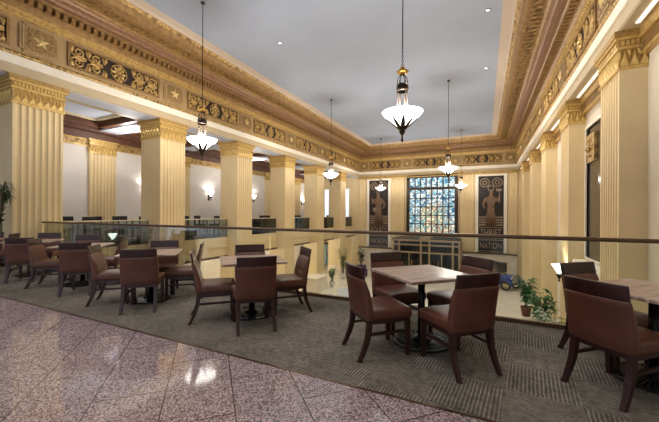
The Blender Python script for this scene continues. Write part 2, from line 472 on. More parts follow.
# frieze panels
fz = setting('trim_5')
def star_panel():
    mb = MB()
    w, h, c = .46, .41, .08
    def notched(w, h, c): return [(-w + c, -h), (w - c, -h), (w - c, -h + c), (w, -h + c), (w, h - c), (w - c, h - c), (w - c, h), (-w + c, h), (-w + c, h - c), (-w, h - c), (-w, -h + c), (-w + c, -h + c)]
    RX = Matrix.Rotation(PI / 2, 4, 'X')     # local polygon x,y -> x,z ; prism axis -> -y
    def pr(poly, d0, d1, mi): mb.prism(poly, -d1, -d0, mi, False, RX)
    pr(notched(w, h, c), 0, .05, 0)
    pr(notched(w - .05, h - .05, c), .05, .028 + .05, 0)
    pr(notched(w - .09, h - .09, c * .9), .05, .082, 1)
    pr([(-w + .17, -h + .15), (w - .17, -h + .15), (w - .17, h - .15), (-w + .17, h - .15)], .08, .095, 1)
    # five pointed star, raised to a ridge
    pts = []
    for k in range(10):
        r = .2 if k % 2 == 0 else .085
        a = PI / 2 + k * PI / 5
        pts.append((r * math.cos(a), .095, r * math.sin(a)))
    mb.add(pts + [(0, .17, 0)], [(k, (k + 1) % 10, 10) for k in range(10)], 2)
    for k in range(8):
        a = k * PI / 4 + PI / 8
        cx, cz = .26 * math.cos(a), .22 * math.sin(a)
        mb.add([(cx - .05, .09, cz), (cx, .09, cz - .05), (cx + .05, .09, cz), (cx, .09, cz + .05), (cx, .13, cz)], [(0, 1, 4), (1, 2, 4), (2, 3, 4), (3, 0, 4)], 1)
    return mb.build('star_panel', [M['frieze'], M['starback'], M['stargold']], fz)
def grille_panel():
    mb = MB()
    w, h = 1.46, .31
    mb.box(-w, w, 0, .012, -h, h, 1)
    for x0, x1, z0, z1 in ((-w - .06, w + .06, h, h + .05), (-w - .06, w + .06, -h - .05, -h), (-w - .06, -w, -h, h), (w, w + .06, -h, h)):
        mb.box(x0, x1, 0, .06, z0, z1, 2)
    def spiral(cx, cz, r, a0, turns, sg):
        n = 18; pts = []; rad = []
        for i in range(n + 1):
            t = i / n
            a = a0 + sg * t * turns * 2 * PI
            rr = r * (1 - .82 * t)
            pts.append((cx + rr * math.cos(a), .03, cz + rr * math.sin(a))); rad.append(.040 * (1 - .35 * t))
        mb.tube(pts, rad, 4, 0, True)
    for k in range(6):
        cx = -w + (k + .5) * (2 * w / 6)
        sg = 1 if k % 2 == 0 else -1
        if k in (0, 1, 4, 5):
            spiral(cx - .02 * sg, .155, .15, -PI / 2, 1.4, sg)
            spiral(cx - .02 * sg, -.155, .15, PI / 2, 1.4, -sg)
            for s2 in (-1, 1):
                mb.tube([(cx - .2, .03, s2 * .02), (cx - .05, .03, s2 * .05), (cx + .12, .03, s2 * .02), (cx + .24, .03, s2 * .1)], [.03, .05, .045, .02], 4, 0, True)
        for s2 in (-1, 1):
            mb.tube([(cx + .22, .03, s2 * .3), (cx + .19, .03, s2 * .2), (cx + .22, .03, s2 * .1)], [.06, .05, .02], 4, 0, True)
    for k in range(7):
        cx = -w + k * (2 * w / 6)
        for s2 in (-1, 1):
            cxx = min(max(cx, -w + .06), w - .06)
            mb.add([(cxx - .07, .02, s2 * .29), (cxx + .07, .02, s2 * .29), (cxx, .02, s2 * .06), (cxx, .05, s2 * .2)], [(0, 1, 3), (1, 2, 3), (2, 0, 3)], 0)
    # central rosette and two side rosettes
    for rx, rr in ((0, .26), (-.74, .13), (.74, .13)):
        for k in range(8):
            a = k * PI / 4
            dx, dz = math.cos(a), math.sin(a)
            mb.add([(rx + dx * rr * .15, .03, dz * rr * .15), (rx + dx * rr * .6 - dz * rr * .22, .04, dz * rr * .6 + dx * rr * .22), (rx + dx * rr, .03, dz * rr), (rx + dx * rr * .6 + dz * rr * .22, .04, dz * rr * .6 - dx * rr * .22), (rx + dx * rr * .55, .075, dz * rr * .55)], [(0, 1, 4), (1, 2, 4), (2, 3, 4), (3, 0, 4)], 0)
        mb.lathe([(.0, .09), (.05, .07), (.06, .03)], 10, (0, 0, 0), 0, True, Matrix.Translation((rx, 0, 0)) @ Matrix.Rotation(-PI / 2, 4, 'X'))
        n = 20
        mb.tube([(rx + rr * 1.02 * math.cos(2 * PI * i / n), .03, rr * 1.02 * math.sin(2 * PI * i / n)) for i in range(n + 1)], .018, 4, 0)
    return mb.build('grille_panel', [M['gold'], M['darkvoid'], M['bronzegold']], fz)
sp, gp = star_panel(), grille_panel()
ZF = E0 + 4.79
firstS = firstG = True
def putS(loc, rz):
    global firstS
    if firstS: sp.location = loc; sp.rotation_euler = (0, 0, rz); firstS = False
    else: child_copy(sp, fz, loc, rz)
def putG(loc, rz):
    global firstG
    if firstG: gp.location = loc; gp.rotation_euler = (0, 0, rz); firstG = False
    else: child_copy(gp, fz, loc, rz)
for k in range(-1, 7):
    yc = C0 + CS * k + CW / 2
    for X, rz in ((XL + .01, -PI / 2), (XR - .01, PI / 2)):
        if yc < YE - .5: putS((X, yc, ZF), rz)
        if yc + CS / 2 < YE - 1.5: putG((X, yc + CS / 2, ZF), rz)
xc0 = (XL + XR) / 2
for k in range(-3, 4):
    x = xc0 + k * 2.14
    if k % 2: putS((x, YE - .01, ZF), PI)
    elif abs(k) < 3: putG((x, YE - .01, ZF), PI)

# ------------------------------------------------------------------ columns
def fluted_edge(y0, y1, x, nf, depth, margin):
    """points along a face at x from y0 to y1 with concave flutes cut to x-depth"""
    pts = [(x, y0)]
    w = (y1 - y0 - 2 * margin) / nf
    for k in range(nf):
        a = y0 + margin + k * w
        for t, dd in ((.08, 0), (.16, .55), (.32, .9), (.5, 1), (.68, .9), (.84, .55), (.92, 0)):
            pts.append((x - depth * dd, a + t * w))
    pts.append((x, y1))
    return pts
def capital_mb(x0, x1, y0, y1, faces, zb, zt):
    """stack of mouldings with leaf relief; faces: list of which sides are carved"""
    mb = MB()
    def slab(e, a, b, mi=0): mb.box(x0 - e, x1 + e, y0 - e, y1 + e, a, b, mi)
    H = zt - zb
    slab(.035, zb, zb + .05, 0)
    slab(.015, zb + .05, zb + .40, 1)
    slab(.05, zb + .40, zb + .45, 0)
    slab(.03, zb + .45, zb + .58, 1)
    slab(.085, zb + .58, zb + .63, 0)
    slab(.11, zb + .63, zt - .0, 1)
    def leaves(T, L):
        n = max(2, int(round(L / .16))); w = L / n
        for i in range(n):
            c = -L / 2 + (i + .5) * w
            a, b = zb + .07, zb + .39
            mb.add([(c - w * .46, 0, a), (c + w * .46, 0, a), (c, .0, b), (c, .05, (a + b) / 2 - .03)], [(0, 1, 3), (1, 2, 3), (2, 0, 3)], 0, False, T)
            mb.add([(c + w * .5 - w * .22, 0, b), (c + w * .5 + w * .22, 0, b), (c + w * .5, 0, a + .1), (c + w * .5, .04, b - .09)], [(0, 1, 3), (1, 2, 3), (2, 0, 3)], 0, False, T)
        n2 = n * 2; w2 = L / n2
        for i in range(n2):
            c = -L / 2 + (i + .5) * w2
            mb.box(c - w2 * .3, c + w2 * .3, 0, .035, zb + .47, zb + .565, 0, T)
    cx, cy = (x0 + x1) / 2, (y0 + y1) / 2
    e = .016
    if '+x' in faces: leaves(Matrix.Translation((x1 + e, cy, 0)) @ Matrix.Rotation(-PI / 2, 4, 'Z'), y1 - y0)
    if '-x' in faces: leaves(Matrix.Translation((x0 - e, cy, 0)) @ Matrix.Rotation(PI / 2, 4, 'Z'), y1 - y0)
    if '-y' in faces: leaves(Matrix.Translation((cx, y0 - e, 0)) @ Matrix.Rotation(PI, 4, 'Z'), x1 - x0)
    if '+y' in faces: leaves(Matrix.Translation((cx, y1 + e, 0)), x1 - x0)
    return mb
def column(x0, x1, y0, y1, label, flute, zbot, faces, zcap=4.32, group=None, base=True, ztop=ZCAP):
    cx, cy = (x0 + x1) / 2, (y0 + y1) / 2
    t = thing('column', label, 'column', (cx, cy, zbot), 0, group)
    a, b, c, d_ = x0 - cx, x1 - cx, y0 - cy, y1 - cy
    if flute == '+x':
        poly = [(a, c)] + fluted_edge(c, d_, b, 7, .045, .05) + [(a, d_)]
    elif flute == '-x':
        poly = [(b, d_)] + [(-x, -y) for x, y in fluted_edge(-d_, -c, -a, 7, .045, .05)] + [(b, c)]
    MB().prism(poly, (.9 if base else 0), zcap - zbot).build('shaft', M['cream'], t)
    capital_mb(a, b, c, d_, faces, zcap - zbot, ztop - zbot).build('capital', [M['capgold'], M['capback']], t)
    if base:
        MB().box(a - .06, b + .06, c - .06, d_ + .06, 0, .8).box(a - .03, b + .03, c - .03, d_ + .03, .8, .9).build('plinth', M['marble'], t)
    return t
lab = ['tall cream fluted column nearest on the left, where the bronze handrail ends',
       'cream fluted column second from the left, behind the brown chairs and table',
       'cream fluted column third from the left, just right of the second pendant lamp',
       'cream fluted column fourth from the left, left of the small middle pendant',
       'cream fluted column fifth from the left, before the far gallery windows',
       'narrow-looking sixth left column nearest the end wall and dark relief']
for k in range(6):
    y = C0 + CS * k
    column(XL - CW, XL, y, y + CW, lab[k], '+x', ZL, ('+x', '-y', '+y'), group='columns along the left of the hall')
labr = ['broad fluted pilaster nearest on the right wall with gold capital', 'fluted right wall pilaster second nearest, left of the dark framed mirror',
        'third fluted pilaster along the right wall', 'fourth fluted pilaster along the right wall, small behind the third', 'farthest right wall pilaster beside the end wall corner']
for k in range(5):
    y = C0 + CS * (k + 1)
    column(XRC, XRW + .02, y, y + CW, labr[k], '-x', ZL, ('-x', '-y'), group='pilasters along the right wall')
labg = ['gallery wall pilaster with gold capital seen between first and second columns', 'gallery wall pilaster seen between second and third columns',
        'gallery wall pilaster seen between third and fourth columns', 'gallery wall pilaster seen between fourth and fifth columns', 'gallery wall pilaster seen between fifth and sixth columns']
for k in range(1, 6):
    y = C0 + CS * k
    column(XGW, XGW + .16, y, y + CW, labg[k - 1], '+x', 0, ('+x', '-y'), zcap=4.1, ztop=4.72, group='pilasters on the gallery wall', base=False)

# gallery ceiling with coffers, wall frieze
gc = setting('ceiling_gallery')
MB().box(XGW, XL - .9, YB, YE, 5.45, 5.6).build('coffer_top', M['brown'], gc)
mbm = MB().box(XL - .8, XL - .02, YB, YE, 5.06, 5.5)
mbs = MB(); mbp = MB(); mbw = MB()
for k in range(-1, 7):
    yc = C0 + CS * k + CW / 2
    mbm.box(XGW + .6, XL - .8, yc - .42, yc + .42, 5.06, 5.5)
    for s in (-1, 1): mbs.box(XGW + .55, XL - .8, yc + s * .54 - .14, yc + s * .54 + .14, 5.10, 5.5)
    y0, y1 = yc + .42, yc + CS - .42
    if y1 > YE: continue
    xa, xb = XGW + .75, XL - .8
    mbs.box(xa, xa + .25, y0, y1, 5.1, 5.5); mbs.box(xb - .2, xb, y0, y1, 5.1, 5.5)
    for e in (0,):
        a0, a1, b0, b1 = xa + .4, xb - .34, y0 + .38, y1 - .38
        mbw.box(a0, a1, b0, b0 + .16, 5.32, 5.46); mbw.box(a0, a1, b1 - .16, b1, 5.32, 5.46)
        mbw.box(a0, a0 + .16, b0, b1, 5.32, 5.46); mbw.box(a1 - .16, a1, b0, b1, 5.32, 5.46)
        mbp.box(a0 + .16, a1 - .16, b0 + .16, b1 - .16, 5.40, 5.46)
mbm.build('pale_beams', M['coffer'], gc)
mbs.build('brown_edges', M['brown'], gc)
mbw.build('coffer_molding', M['beige'], gc)
mbp.build('coffer_panels', M['coffer'], gc)
MB().box(XGW, XGW + .6, YB, YE, 5.0, 5.5).box(XGW, XGW + .25, YB, YE, 4.72, 5.0).build('wall_beam', M['brown'], gc)
gw = setting('trim_6')
mb = MB().box(XGW, XGW + .06, YB, YE, 4.42, 4.7, 0).box(XGW, XGW + .1, YB, YE, 4.68, 4.74, 1).box(XGW, XGW + .09, YB, YE, 4.38, 4.42, 1)
mb.build('gallery_frieze', [M['goldorn'], M['gold']], gw)

# right side soffit, wall cornice, and ledges
rs = setting('trim_7')
MB().box(XRW - .16, XRW, YB, YE, 4.86, 5.07, 0).box(XRW - .10, XRW, YB, YE, 4.62, 4.86, 1).box(XRW - .13, XRW, YB, YE, 4.56, 4.62, 0).build('wall_cornice', [M['gold'], M['bronzegold']], rs)
mb = MB()
for k in range(6):
    y = C0 + CS * k + CW
    mb.box(XR + .16, XR + .23, y + .35, y + CS - CW - .35, 5.045, 5.068)
mb.build('soffit_light_strip', emit('soffit_strip_light', (1, .95, .86, 1), .6), rs)
# framed mirrors in the right wall bays
for k in (1,):
    yc = C0 + CS * k + CW + (CS - CW) / 2
    lb = ['tall dark framed mirror with gold crest on right wall, between nearest two pilasters', 'tall framed mirror behind the second right pilaster', 'tall framed mirror behind the third right pilaster', 'tall framed mirror behind the fourth right pilaster'][k - 1]
    t = thing('wall_mirror', lb, 'mirror', (XRW, yc, 0))
    w, z0, z1 = 1.15, .1, 4.0
    MB().box(-.03, 0, -w, w, z0, z1).build('glass', M['glassdark'], t)
    f = MB()
    for e, dd in ((.14, .07), (.05, .11)):
        f.box(-dd, 0, -w - e, -w, z0 - e, z1 + e); f.box(-dd, 0, w, w + e, z0 - e, z1 + e)
        f.box(-dd, 0, -w, w, z1, z1 + e); f.box(-dd, 0, -w, w, z0 - e, z0)
    f.build('frame', M['white'], t)
    g = MB().box(-.09, -.03, w - .8, w, 2.95, 3.78)
    for i in range(6):
        a = i * PI / 3
        g.add([(-.09, w - .4 + .1 * math.cos(a), 3.36 + .1 * math.sin(a)), (-.09, w - .4 + .3 * math.cos(a + .3), 3.36 + .3 * math.sin(a + .3)), (-.09, w - .4 + .3 * math.cos(a - .3), 3.36 + .3 * math.sin(a - .3)), (-.16, w - .4 + .25 * math.cos(a), 3.36 + .25 * math.sin(a))], [(0, 1, 3), (1, 2, 3), (2, 0, 3)])
    g.lathe([(0, .1), (.09, .07), (.1, 0)], 12, (0, 0, 0), 0, True, Matrix.Translation((-.09, w - .4, 3.36)) @ Matrix.Rotation(-PI / 2, 4, 'Y'))
    g.build('crest', M['goldorn'], t)
    if k == 1: MB().box(-.35, 0, -w - .25, w + .25, -.12, -.02).box(-.22, 0, -w - .15, w + .15, -.4, -.12).build('sill', M['white'], t)

# ------------------------------------------------------------------ end wall
ew = setting('trim_8')
mb = MB()
for x0, x1 in ((XL, -10.7), (-8.15, -6.85), (-1.95, -.85), (1.8, XR)):
    for z0, z1 in ((-1.9, 4.86),):
        pts = fluted_edge(x0, x1, .14, max(4, int((x1 - x0) / .16)), .04, .05)
        poly = [(y, -x) for x, y in pts] + [(x1, 0), (x0, 0)]
        mb.prism(poly, z0, z1, 0, False, Matrix.Translation((0, YE, 0)))
mb.build('end_pilasters', M['cream'], ew)
MB().box(XL, XR, YE - .2, YE, 4.86, 5.07, 0).box(XL, XR, YE - .24, YE, 4.82, 4.90, 1).box(XL, XR, YE - .26, YE, 5.02, 5.07, 1).build('end_cap_band', [M['goldorn'], M['gold']], ew)
w = MB().box(XL, XR, YE - .22, YE, ZL, -2.0)
w.box(XL, XR, YE - .30, YE, -2.0, -1.9, 1)
w.build('marble_wainscot', [M['marble'], M['railbronze']], ew)

def text_mesh(s, size, depth):
    cu = bpy.data.curves.new('t', 'FONT'); cu.body = s; cu.size = size; cu.extrude = depth
    cu.align_x = 'CENTER'; cu.align_y = 'CENTER'
    o = bpy.data.objects.new('t', cu); COL.objects.link(o)
    dg = bpy.context.evaluated_depsgraph_get()
    me = bpy.data.meshes.new_from_object(o.evaluated_get(dg))
    bpy.data.objects.remove(o)
    vs = [v.co[:] for v in me.vertices]; fs = [list(p.vertices) for p in me.polygons]
    return vs, fs
def relief(xc, label, word, mirror, tool):
    t = thing('relief_panel', label, 'relief', (xc, YE - .022, 0))
    W, z0, z1 = .97, -1.86, 4.66
    MB().box(-W, W, -.06, 0, z0, z1).build('backing', M['panelback'], t)
    b = MB()
    for x0, x1, a, c in ((-W - .24, -W, z0, z1 + .22), (W, W + .24, z0, z1 + .22), (-W, W, z1, z1 + .22)):
        b.box(x0, x1, -.12, 0, a, c)
    b.build('border', M['white'], t)
    # figure grown from a skeleton, then flattened into a relief
    J = {'pel': (0, 1.75, .33), 'bel': (.02, 2.1, .27), 'che': (.0, 2.55, .36), 'nec': (.03, 2.9, .13), 'hea': (.04, 3.2, .21), 'top': (.05, 3.42, .12),
         'lk': (-.2, 1.0, .2), 'lf': (-.17, .25, .12), 'rk': (.18, 1.0, .2), 'rf': (.22, .25, .12),
         'ls': (-.42, 2.68, .16), 'le': (-.62, 2.2, .12), 'lh': (-.42, 1.85, .1), 'rs': (.42, 2.68, .16), 're': (.66, 2.35, .12), 'rh': (.62, 2.95, .1)}
    ks = list(J); ed = [('pel', 'bel'), ('bel', 'che'), ('che', 'nec'), ('nec', 'hea'), ('hea', 'top'), ('pel', 'lk'), ('lk', 'lf'), ('pel', 'rk'), ('rk', 'rf'), ('che', 'ls'), ('ls', 'le'), ('le', 'lh'), ('che', 'rs'), ('rs', 're'), ('re', 'rh')]
    sx = -1 if mirror else 1
    me = bpy.data.meshes.new('fig')
    me.from_pydata([(J[k][0] * sx, 0, J[k][1]) for k in ks], [(ks.index(a), ks.index(b_)) for a, b_ in ed], [])
    o = bpy.data.objects.new('fig', me); COL.objects.link(o)
    sk = o.modifiers.new('s', 'SKIN'); ss = o.modifiers.new('d', 'SUBSURF'); ss.levels = 2
    for i, k in enumerate(ks):
        r = J[k][2]; me.skin_vertices[0].data[i].radius = (r, r)
    me.skin_vertices[0].data[0].use_root = True
    dg = bpy.context.evaluated_depsgraph_get()
    ev = bpy.data.meshes.new_from_object(o.evaluated_get(dg))
    vs = [(v.co.x, min(-.03, -.08 + v.co.y * .35), v.co.z) for v in ev.vertices]; fs = [list(p.vertices) for p in ev.polygons]
    bpy.data.objects.remove(o)
    fg = MB().add(vs, fs, 0, True)
    fg.build('figure', M['relief'], t)
    dr = MB()      # draped robe folds
    for i in range(7):
        x = (-.3 + i * .1)
        dr.tube([(x * .6, -.16, 1.95), (x * 1.0, -.19, 1.2), (x * 1.25, -.14, .3)], [.06, .07, .06], 6, 0)
    dr.build('robe', M['relief'], t)
    n = 24
    for cx, cz, rr in ((-.48, 4.1, .36), (.48, 4.1, .36), (-.48, 4.1, .16), (.48, 4.1, .16), (0, 3.62, .22)):
        or_ = MB().tube([(cx + rr * math.cos(2 * PI * i / n), -.07, cz + rr * math.sin(2 * PI * i / n)) for i in range(n + 1)], .05, 5)
        or_.build('ring_emblem', M['letter'], t)
    or_ = MB()
    for i in range(4):
        z = .42 + i * .22
        or_.box(-W + .06, W - .06, -.085, -.05, z, z + .12)
    or_.build('stone_courses', M['letter'], t)
    or_ = MB()
    if tool:
        or_.tube([(.62 * sx, -.1, 2.3), (.66 * sx, -.1, 3.5)], .035, 6); or_.box(.5 * sx - .12, .82 * sx + .0, -.15, -.07, 3.35, 3.55)
    else:
        or_.box(.38 * sx - .16, .38 * sx + .16, -.16, -.07, 1.6, 2.0)
    or_.build('hammer' if tool else 'tablet', M['letter'], t)
    RX = Matrix.Rotation(PI / 2, 4, 'X')
    for s, z, sz, hs in ((word, -.2, .62, 1.7), ('NATION', -1.3, .5, 1.6)):
        vs, fs = text_mesh(s, sz, .02)
        wd = max(v[0] for v in vs) - min(v[0] for v in vs)
        k = 1.62 / wd
        MB().add([(v[0] * k, v[1] * k * hs, v[2]) for v in vs], fs, 0, False, Matrix.Translation((0, -.075, z)) @ RX).build('lettering', M['letter'], t)
    st = MB()
    for z in (.24, -.66, -.82, -1.78): st.box(-W + .03, W - .03, -.085, -.05, z, z + .05)
    st.build('bands', M['letter'], t)
relief(-9.38, 'dark bronze relief of a standing figure on end wall, left of stained glass', 'EQUITY', True, False)
relief(.49, 'dark bronze relief lettered THRIFT with figure holding a hammer, right of stained glass', 'THRIFT', False, True)

# stained glass window
wn = setting('window_1', (-4.37, YE, 0))
wx, z0, z1 = 1.98, -.3, 4.72
MB().box(-wx, wx, -.06, -.02, z0, z1).build('stained_pane', M['stained'], wn, loc=(0, 0, 0))
f = MB()
for e0, e1, dd in ((0, .16, .16), (.16, .28, .22)):
    f.box(-wx - e1, -wx - e0, -dd, 0, z0 - e1, z1 + e1); f.box(wx + e0, wx + e1, -dd, 0, z0 - e1, z1 + e1)
    f.box(-wx - e0, wx + e0, -dd, 0, z1 + e0, z1 + e1); f.box(-wx - e0, wx + e0, -dd, 0, z0 - e1, z0 - e0)
f.build('window_frame', M['bronze'], wn)
g = MB().box(-wx, wx, -.14, -.05, 3.62, 3.86)
for i in range(1, 8):
    x = -wx + i * 2 * wx / 8
    g.box(x - .045, x + .045, -.11, -.05, z0, z1)
for i in range(1, 5):
    z = z0 + i * (3.62 - z0) / 5
    g.box(-wx, wx, -.11, -.05, z - .04, z + .04)
g.build('mullions', M['bronze'], wn)

# gallery windows and lobby door at the far end
def win(name, cx, cy, rz, w, z0, z1):
    o = setting(name, (cx, cy, 0)); o.rotation_euler = (0, 0, rz)
    MB().box(-w / 2, w / 2, -.04, -.02, z0, z1).build('pane', M['daylight'], o)
    f = MB()
    for x0, x1, a, b in ((-w / 2 - .12, -w / 2, z0 - .12, z1 + .12), (w / 2, w / 2 + .12, z0 - .12, z1 + .12), (-w / 2, w / 2, z1, z1 + .12), (-w / 2, w / 2, z0 - .12, z0)):
        f.box(x0, x1, -.12, 0, a, b)
    f.box(-.025, .025, -.07, -.02, z0, z1)
    for i in range(1, 4): f.box(-w / 2, w / 2, -.07, -.02, z0 + i * (z1 - z0) / 4 - .02, z0 + i * (z1 - z0) / 4 + .02)
    f.build('window_frame', M['white'], o)
win('window_2', -14.8, YE, 0, 1.0, .95, 3.9)
win('window_3', -13.0, YE, 0, .9, .95, 3.9)
win('window_4', XGW, 28.6, PI / 2, 1.5, .95, 3.0)
win('window_5', XGW, 24.3, PI / 2, 1.5, .95, 3.0)
dr = setting('door_1', (-15.05, YE, ZL))
MB().box(-.42, .42, -.05, -.02, .05, 2.25).build('door_glass', M['doorglass'], dr)
f = MB()
for x0, x1, a, b in ((-.55, -.42, 0, 2.4), (.42, .55, 0, 2.4), (-.42, .42, 2.25, 2.4)): f.box(x0, x1, -.14, 0, a, b)
f.box(-.03, .03, -.08, -.02, 0, 2.25)
f.build('door_frame', M['bronze'], dr)
MB().tube([(.08, -.12, .9), (.08, -.12, 1.4)], .02, 8).build('door_handle', M['brass'], dr)

# ------------------------------------------------------------------ railings
gr = thing('glass_railing', 'long clear glass railing with flat bronze handrail along the upper floor edge', 'railing', (0, YR, 0))
hr = MB().rbox(XL - .02, XRW - .02, -.035, .035, 1.07, 1.118, .014, 2)
hr.build('handrail', M['railbronze'], gr)
MB().box(XL, XRW - .03, -.03, .03, .0, .05).build('base_shoe', M['railbronze'], gr)
npan = 9
for i in range(npan):
    a = XL + .02 + i * (XRW - .06 - XL) / npan; b = XL + .02 + (i + 1) * (XRW - .06 - XL) / npan
    MB().box(a + .006, b - .006, -.006, .006, .051, 1.069).build('glass_pane', M['glass'], gr)
bal = ['first', 'second', 'third', 'fourth', 'fifth', 'sixth', 'last']
for k in range(0, 6):
    y0 = C0 + CS * k + CW + (.0 if k else .02); y1 = C0 + CS * (k + 1) if k < 6 else YE
    y1 = min(y1, YE)
    lb = 'glass gallery balustrade with pale rail, %s bay from the nearest left column' % bal[k]
    t = thing('glass_balustrade', lb, 'railing', (XGR, (y0 + y1) / 2, .14), 0, 'glass balustrades along the left gallery')
    L = (y1 - y0) / 2 - .01
    MB().rbox(-.04, .04, -L, L, .92, .96, .01, 1).build('top_rail', M['beige'], t)
    for a, b in ((-L, -.01), (.01, L)):
        MB().box(-.006, .006, a, b, 0.002, .918).build('glass_pane', M['glass2'], t)
    for y in (-L + .02, 0, L - .02): MB().box(-.015, .015, y - .012, y + .012, .0, .92).build('post', M['railbronze'], t)

# ------------------------------------------------------------------ dining chair and table
def make_chair():
    t = thing('dining_chair', 'x', 'chair')
    # seat: padded, crowned
    bm = bmesh.new()
    nx, ny = 8, 8
    def seat_pt(u, v, top):
        x = (-1 + 2 * u); y = (-1 + 2 * v)
        w = .23 + .012 * v
        z = .485 - .022 * (abs(x) ** 4 + abs(y) ** 4) * .6 if top else .375
        return (x * w, -.205 + v * .465, z)
    g = [[[bm.verts.new(seat_pt(i / nx, j / ny, tp)) for j in range(ny + 1)] for i in range(nx + 1)] for tp in (0, 1)]
    for tp in (0, 1):
        for i in range(nx):
            for j in range(ny):
                bm.faces.new([g[tp][i][j], g[tp][i + 1][j], g[tp][i + 1][j + 1], g[tp][i][j + 1]])
    for i in range(nx):
        for j in (0, ny): bm.faces.new([g[0][i][j], g[0][i + 1][j], g[1][i + 1][j], g[1][i][j]])
    for j in range(ny):
        for i in (0, nx): bm.faces.new([g[0][i][j], g[0][i][j + 1], g[1][i][j + 1], g[1][i][j]])
    bmesh.ops.recalc_face_normals(bm, faces=bm.faces[:])
    es = [e for e in bm.edges if e.calc_face_angle(0) > 1.0]
    bmesh.ops.bevel(bm, geom=es, offset=.022, segments=3, profile=.5, affect='EDGES')
    MB().bm(bm, 0, True).build('seat', M['leather'], t)
    # upholstered back, leaning, gently hollowed across
    def back(zs, w, yfun, thick, mat, name, bev):
        bm = bmesh.new(); nx = 8; cols = []
        for f in (0, 1):
            for z in zs:
                row = []
                for i in range(nx + 1):
                    x = -1 + 2 * i / nx
                    y = yfun(z) + .022 * x * x - .022
                    th = thick(z) * (1 - .25 * abs(x) ** 3)
                    row.append(bm.verts.new((x * w(z), y + (th if f else 0), z)))
                cols.append(row)
        n = len(zs)
        for f in (0, 1):
            for a in range(n - 1):
                for i in range(nx):
                    A, B = cols[f * n + a], cols[f * n + a + 1]
                    bm.faces.new([A[i], A[i + 1], B[i + 1], B[i]])
        for a in range(n - 1):
            for i in (0, nx): bm.faces.new([cols[a][i], cols[a + 1][i], cols[n + a + 1][i], cols[n + a][i]])
        for i in range(nx):
            for a in (0, n - 1): bm.faces.new([cols[a][i], cols[a][i + 1], cols[n + a][i + 1], cols[n + a][i]])
        bmesh.ops.recalc_face_normals(bm, faces=bm.faces[:])
        es = [e for e in bm.edges if e.calc_face_angle(0) > 1.0]
        bmesh.ops.bevel(bm, geom=es, offset=bev, segments=2, profile=.5, affect='EDGES')
        return MB().bm(bm, 0, True).build(name, mat, t)
    yb = lambda z: -.215 - .075 * ((z - .375) / .5) ** 1.4
    back([.375, .45, .55, .65, .72, .765], lambda z: .234 + .004 * (z - .375), yb, lambda z: .085 - .05 * max(0, (z - .6)) / .165, M['leather'], 'backrest', .012)
    back([.755, .80, .84, .88], lambda z: .228, lambda z: yb(z) + .006, lambda z: .026, M['wood'], 'top_rail', .004)
    for s in (-1, 1):
        MB().leg([(s * .2, .22, .385), (s * .2, .222, .2), (s * .2, .225, 0)], [.032, .030, .024]).build('leg', M['wood'], t)
        pts = [(s * .2, -.185, .39), (s * .201, -.19, .3), (s * .2015, -.196, .25), (s * .203, -.206, .2), (s * .205, -.222, .15), (s * .207, -.242, .1), (s * .2085, -.263, .05), (s * .21, -.292, .0)]
        MB().leg(pts, [.033, .033, .032, .031, .030, .028, .026, .024]).build('leg', M['wood'], t)
        MB().box(s * .2 - .011, s * .2 + .011, -.205, .222, .225, .252).build('stretcher', M['wood'], t)
    MB().box(-.215, .215, -.2, -.185, .335, .38).box(-.215, .215, .215, .235, .335, .38).box(-.215, -.2, -.2, .23, .335, .38).box(.2, .215, -.2, .23, .335, .38).build('seat_frame', M['wood'], t)
    return t
def make_table():
    t = thing('dining_table', 'x', 'table')
    tp = MB().rbox(-.41, .41, -.41, .41, .722, .752, .006, 1)
    tp.build('tabletop', M['top'], t)
    MB().lathe([(.16, .70), (.16, .722)], 20).lathe([(.038, .03), (.038, .70)], 16).build('pedestal', M['iron'], t)
    b = MB()
    b.lathe([(.30, 0), (.305, .008), (.30, .018), (.275, .022), (.272, .0)], 40)
    b.lathe([(.11, .0), (.11, .03), (.05, .055), (.045, .07), (.0, .07)], 24)
    for k in range(36):
        a = 2 * PI * k / 36
        Mx = Matrix.Rotation(a, 4, 'Z')
        b.add([(.1, -.008, .004), (.1, .008, .004), (.28, .013, .004), (.28, -.013, .004), (.1, -.006, .03), (.1, .006, .03), (.28, .009, .018), (.28, -.009, .018)], [(0, 3, 2, 1), (4, 5, 6, 7), (0, 1, 5, 4), (2, 3, 7, 6), (0, 4, 7, 3), (1, 2, 6, 5)], 0, False, Mx)
    b.lathe([(.19, .004), (.2, .022), (.205, .022), (.21, .004)], 40)
    b.build('base', M['iron'], t)
    return t
CH = First(make_chair()); TB = First(make_table())
A46 = R(46)
# table centres along the railing; side letters: f front-right (nearest camera, back to it), l left, r right, b back
tables = [
    (-.61, 3.57, 'the nearest full table', 'flrb', 46),
    (1.29, 3.62, 'the right edge table', 'lb', 43),
    (-2.88, 3.53, 'the lone middle table', 'flrb', 46),
    (-4.80, 3.40, 'the table before second column', 'flrb', 44),
    (-6.98, 3.53, 'the table right of first column', 'flrb', 43),
    (-8.95, 3.56, 'the table before first column', 'fb', 46),
    (-10.42, 3.02, 'the table at far left', 'frb', 46)]
shift = {('the right edge table', 'b'): (.10, 0), ('the right edge table', 'l'): (.02, .0),
         ('the table right of first column', 'f'): (.38, -.02), ('the table right of first column', 'b'): (-.40, 0), ('the table right of first column', 'r'): (-.12, 0),
         ('the table before second column', 'b'): (.14, 0), ('the table before first column', 'f'): (.24, 0), ('the lone middle table', 'b'): (.07, 0), ('the nearest full table', 'f'): (.03, -.04), ('the nearest full table', 'l'): (-.02, -.04), ('the lone middle table', 'f'): (-.03, -.03)}
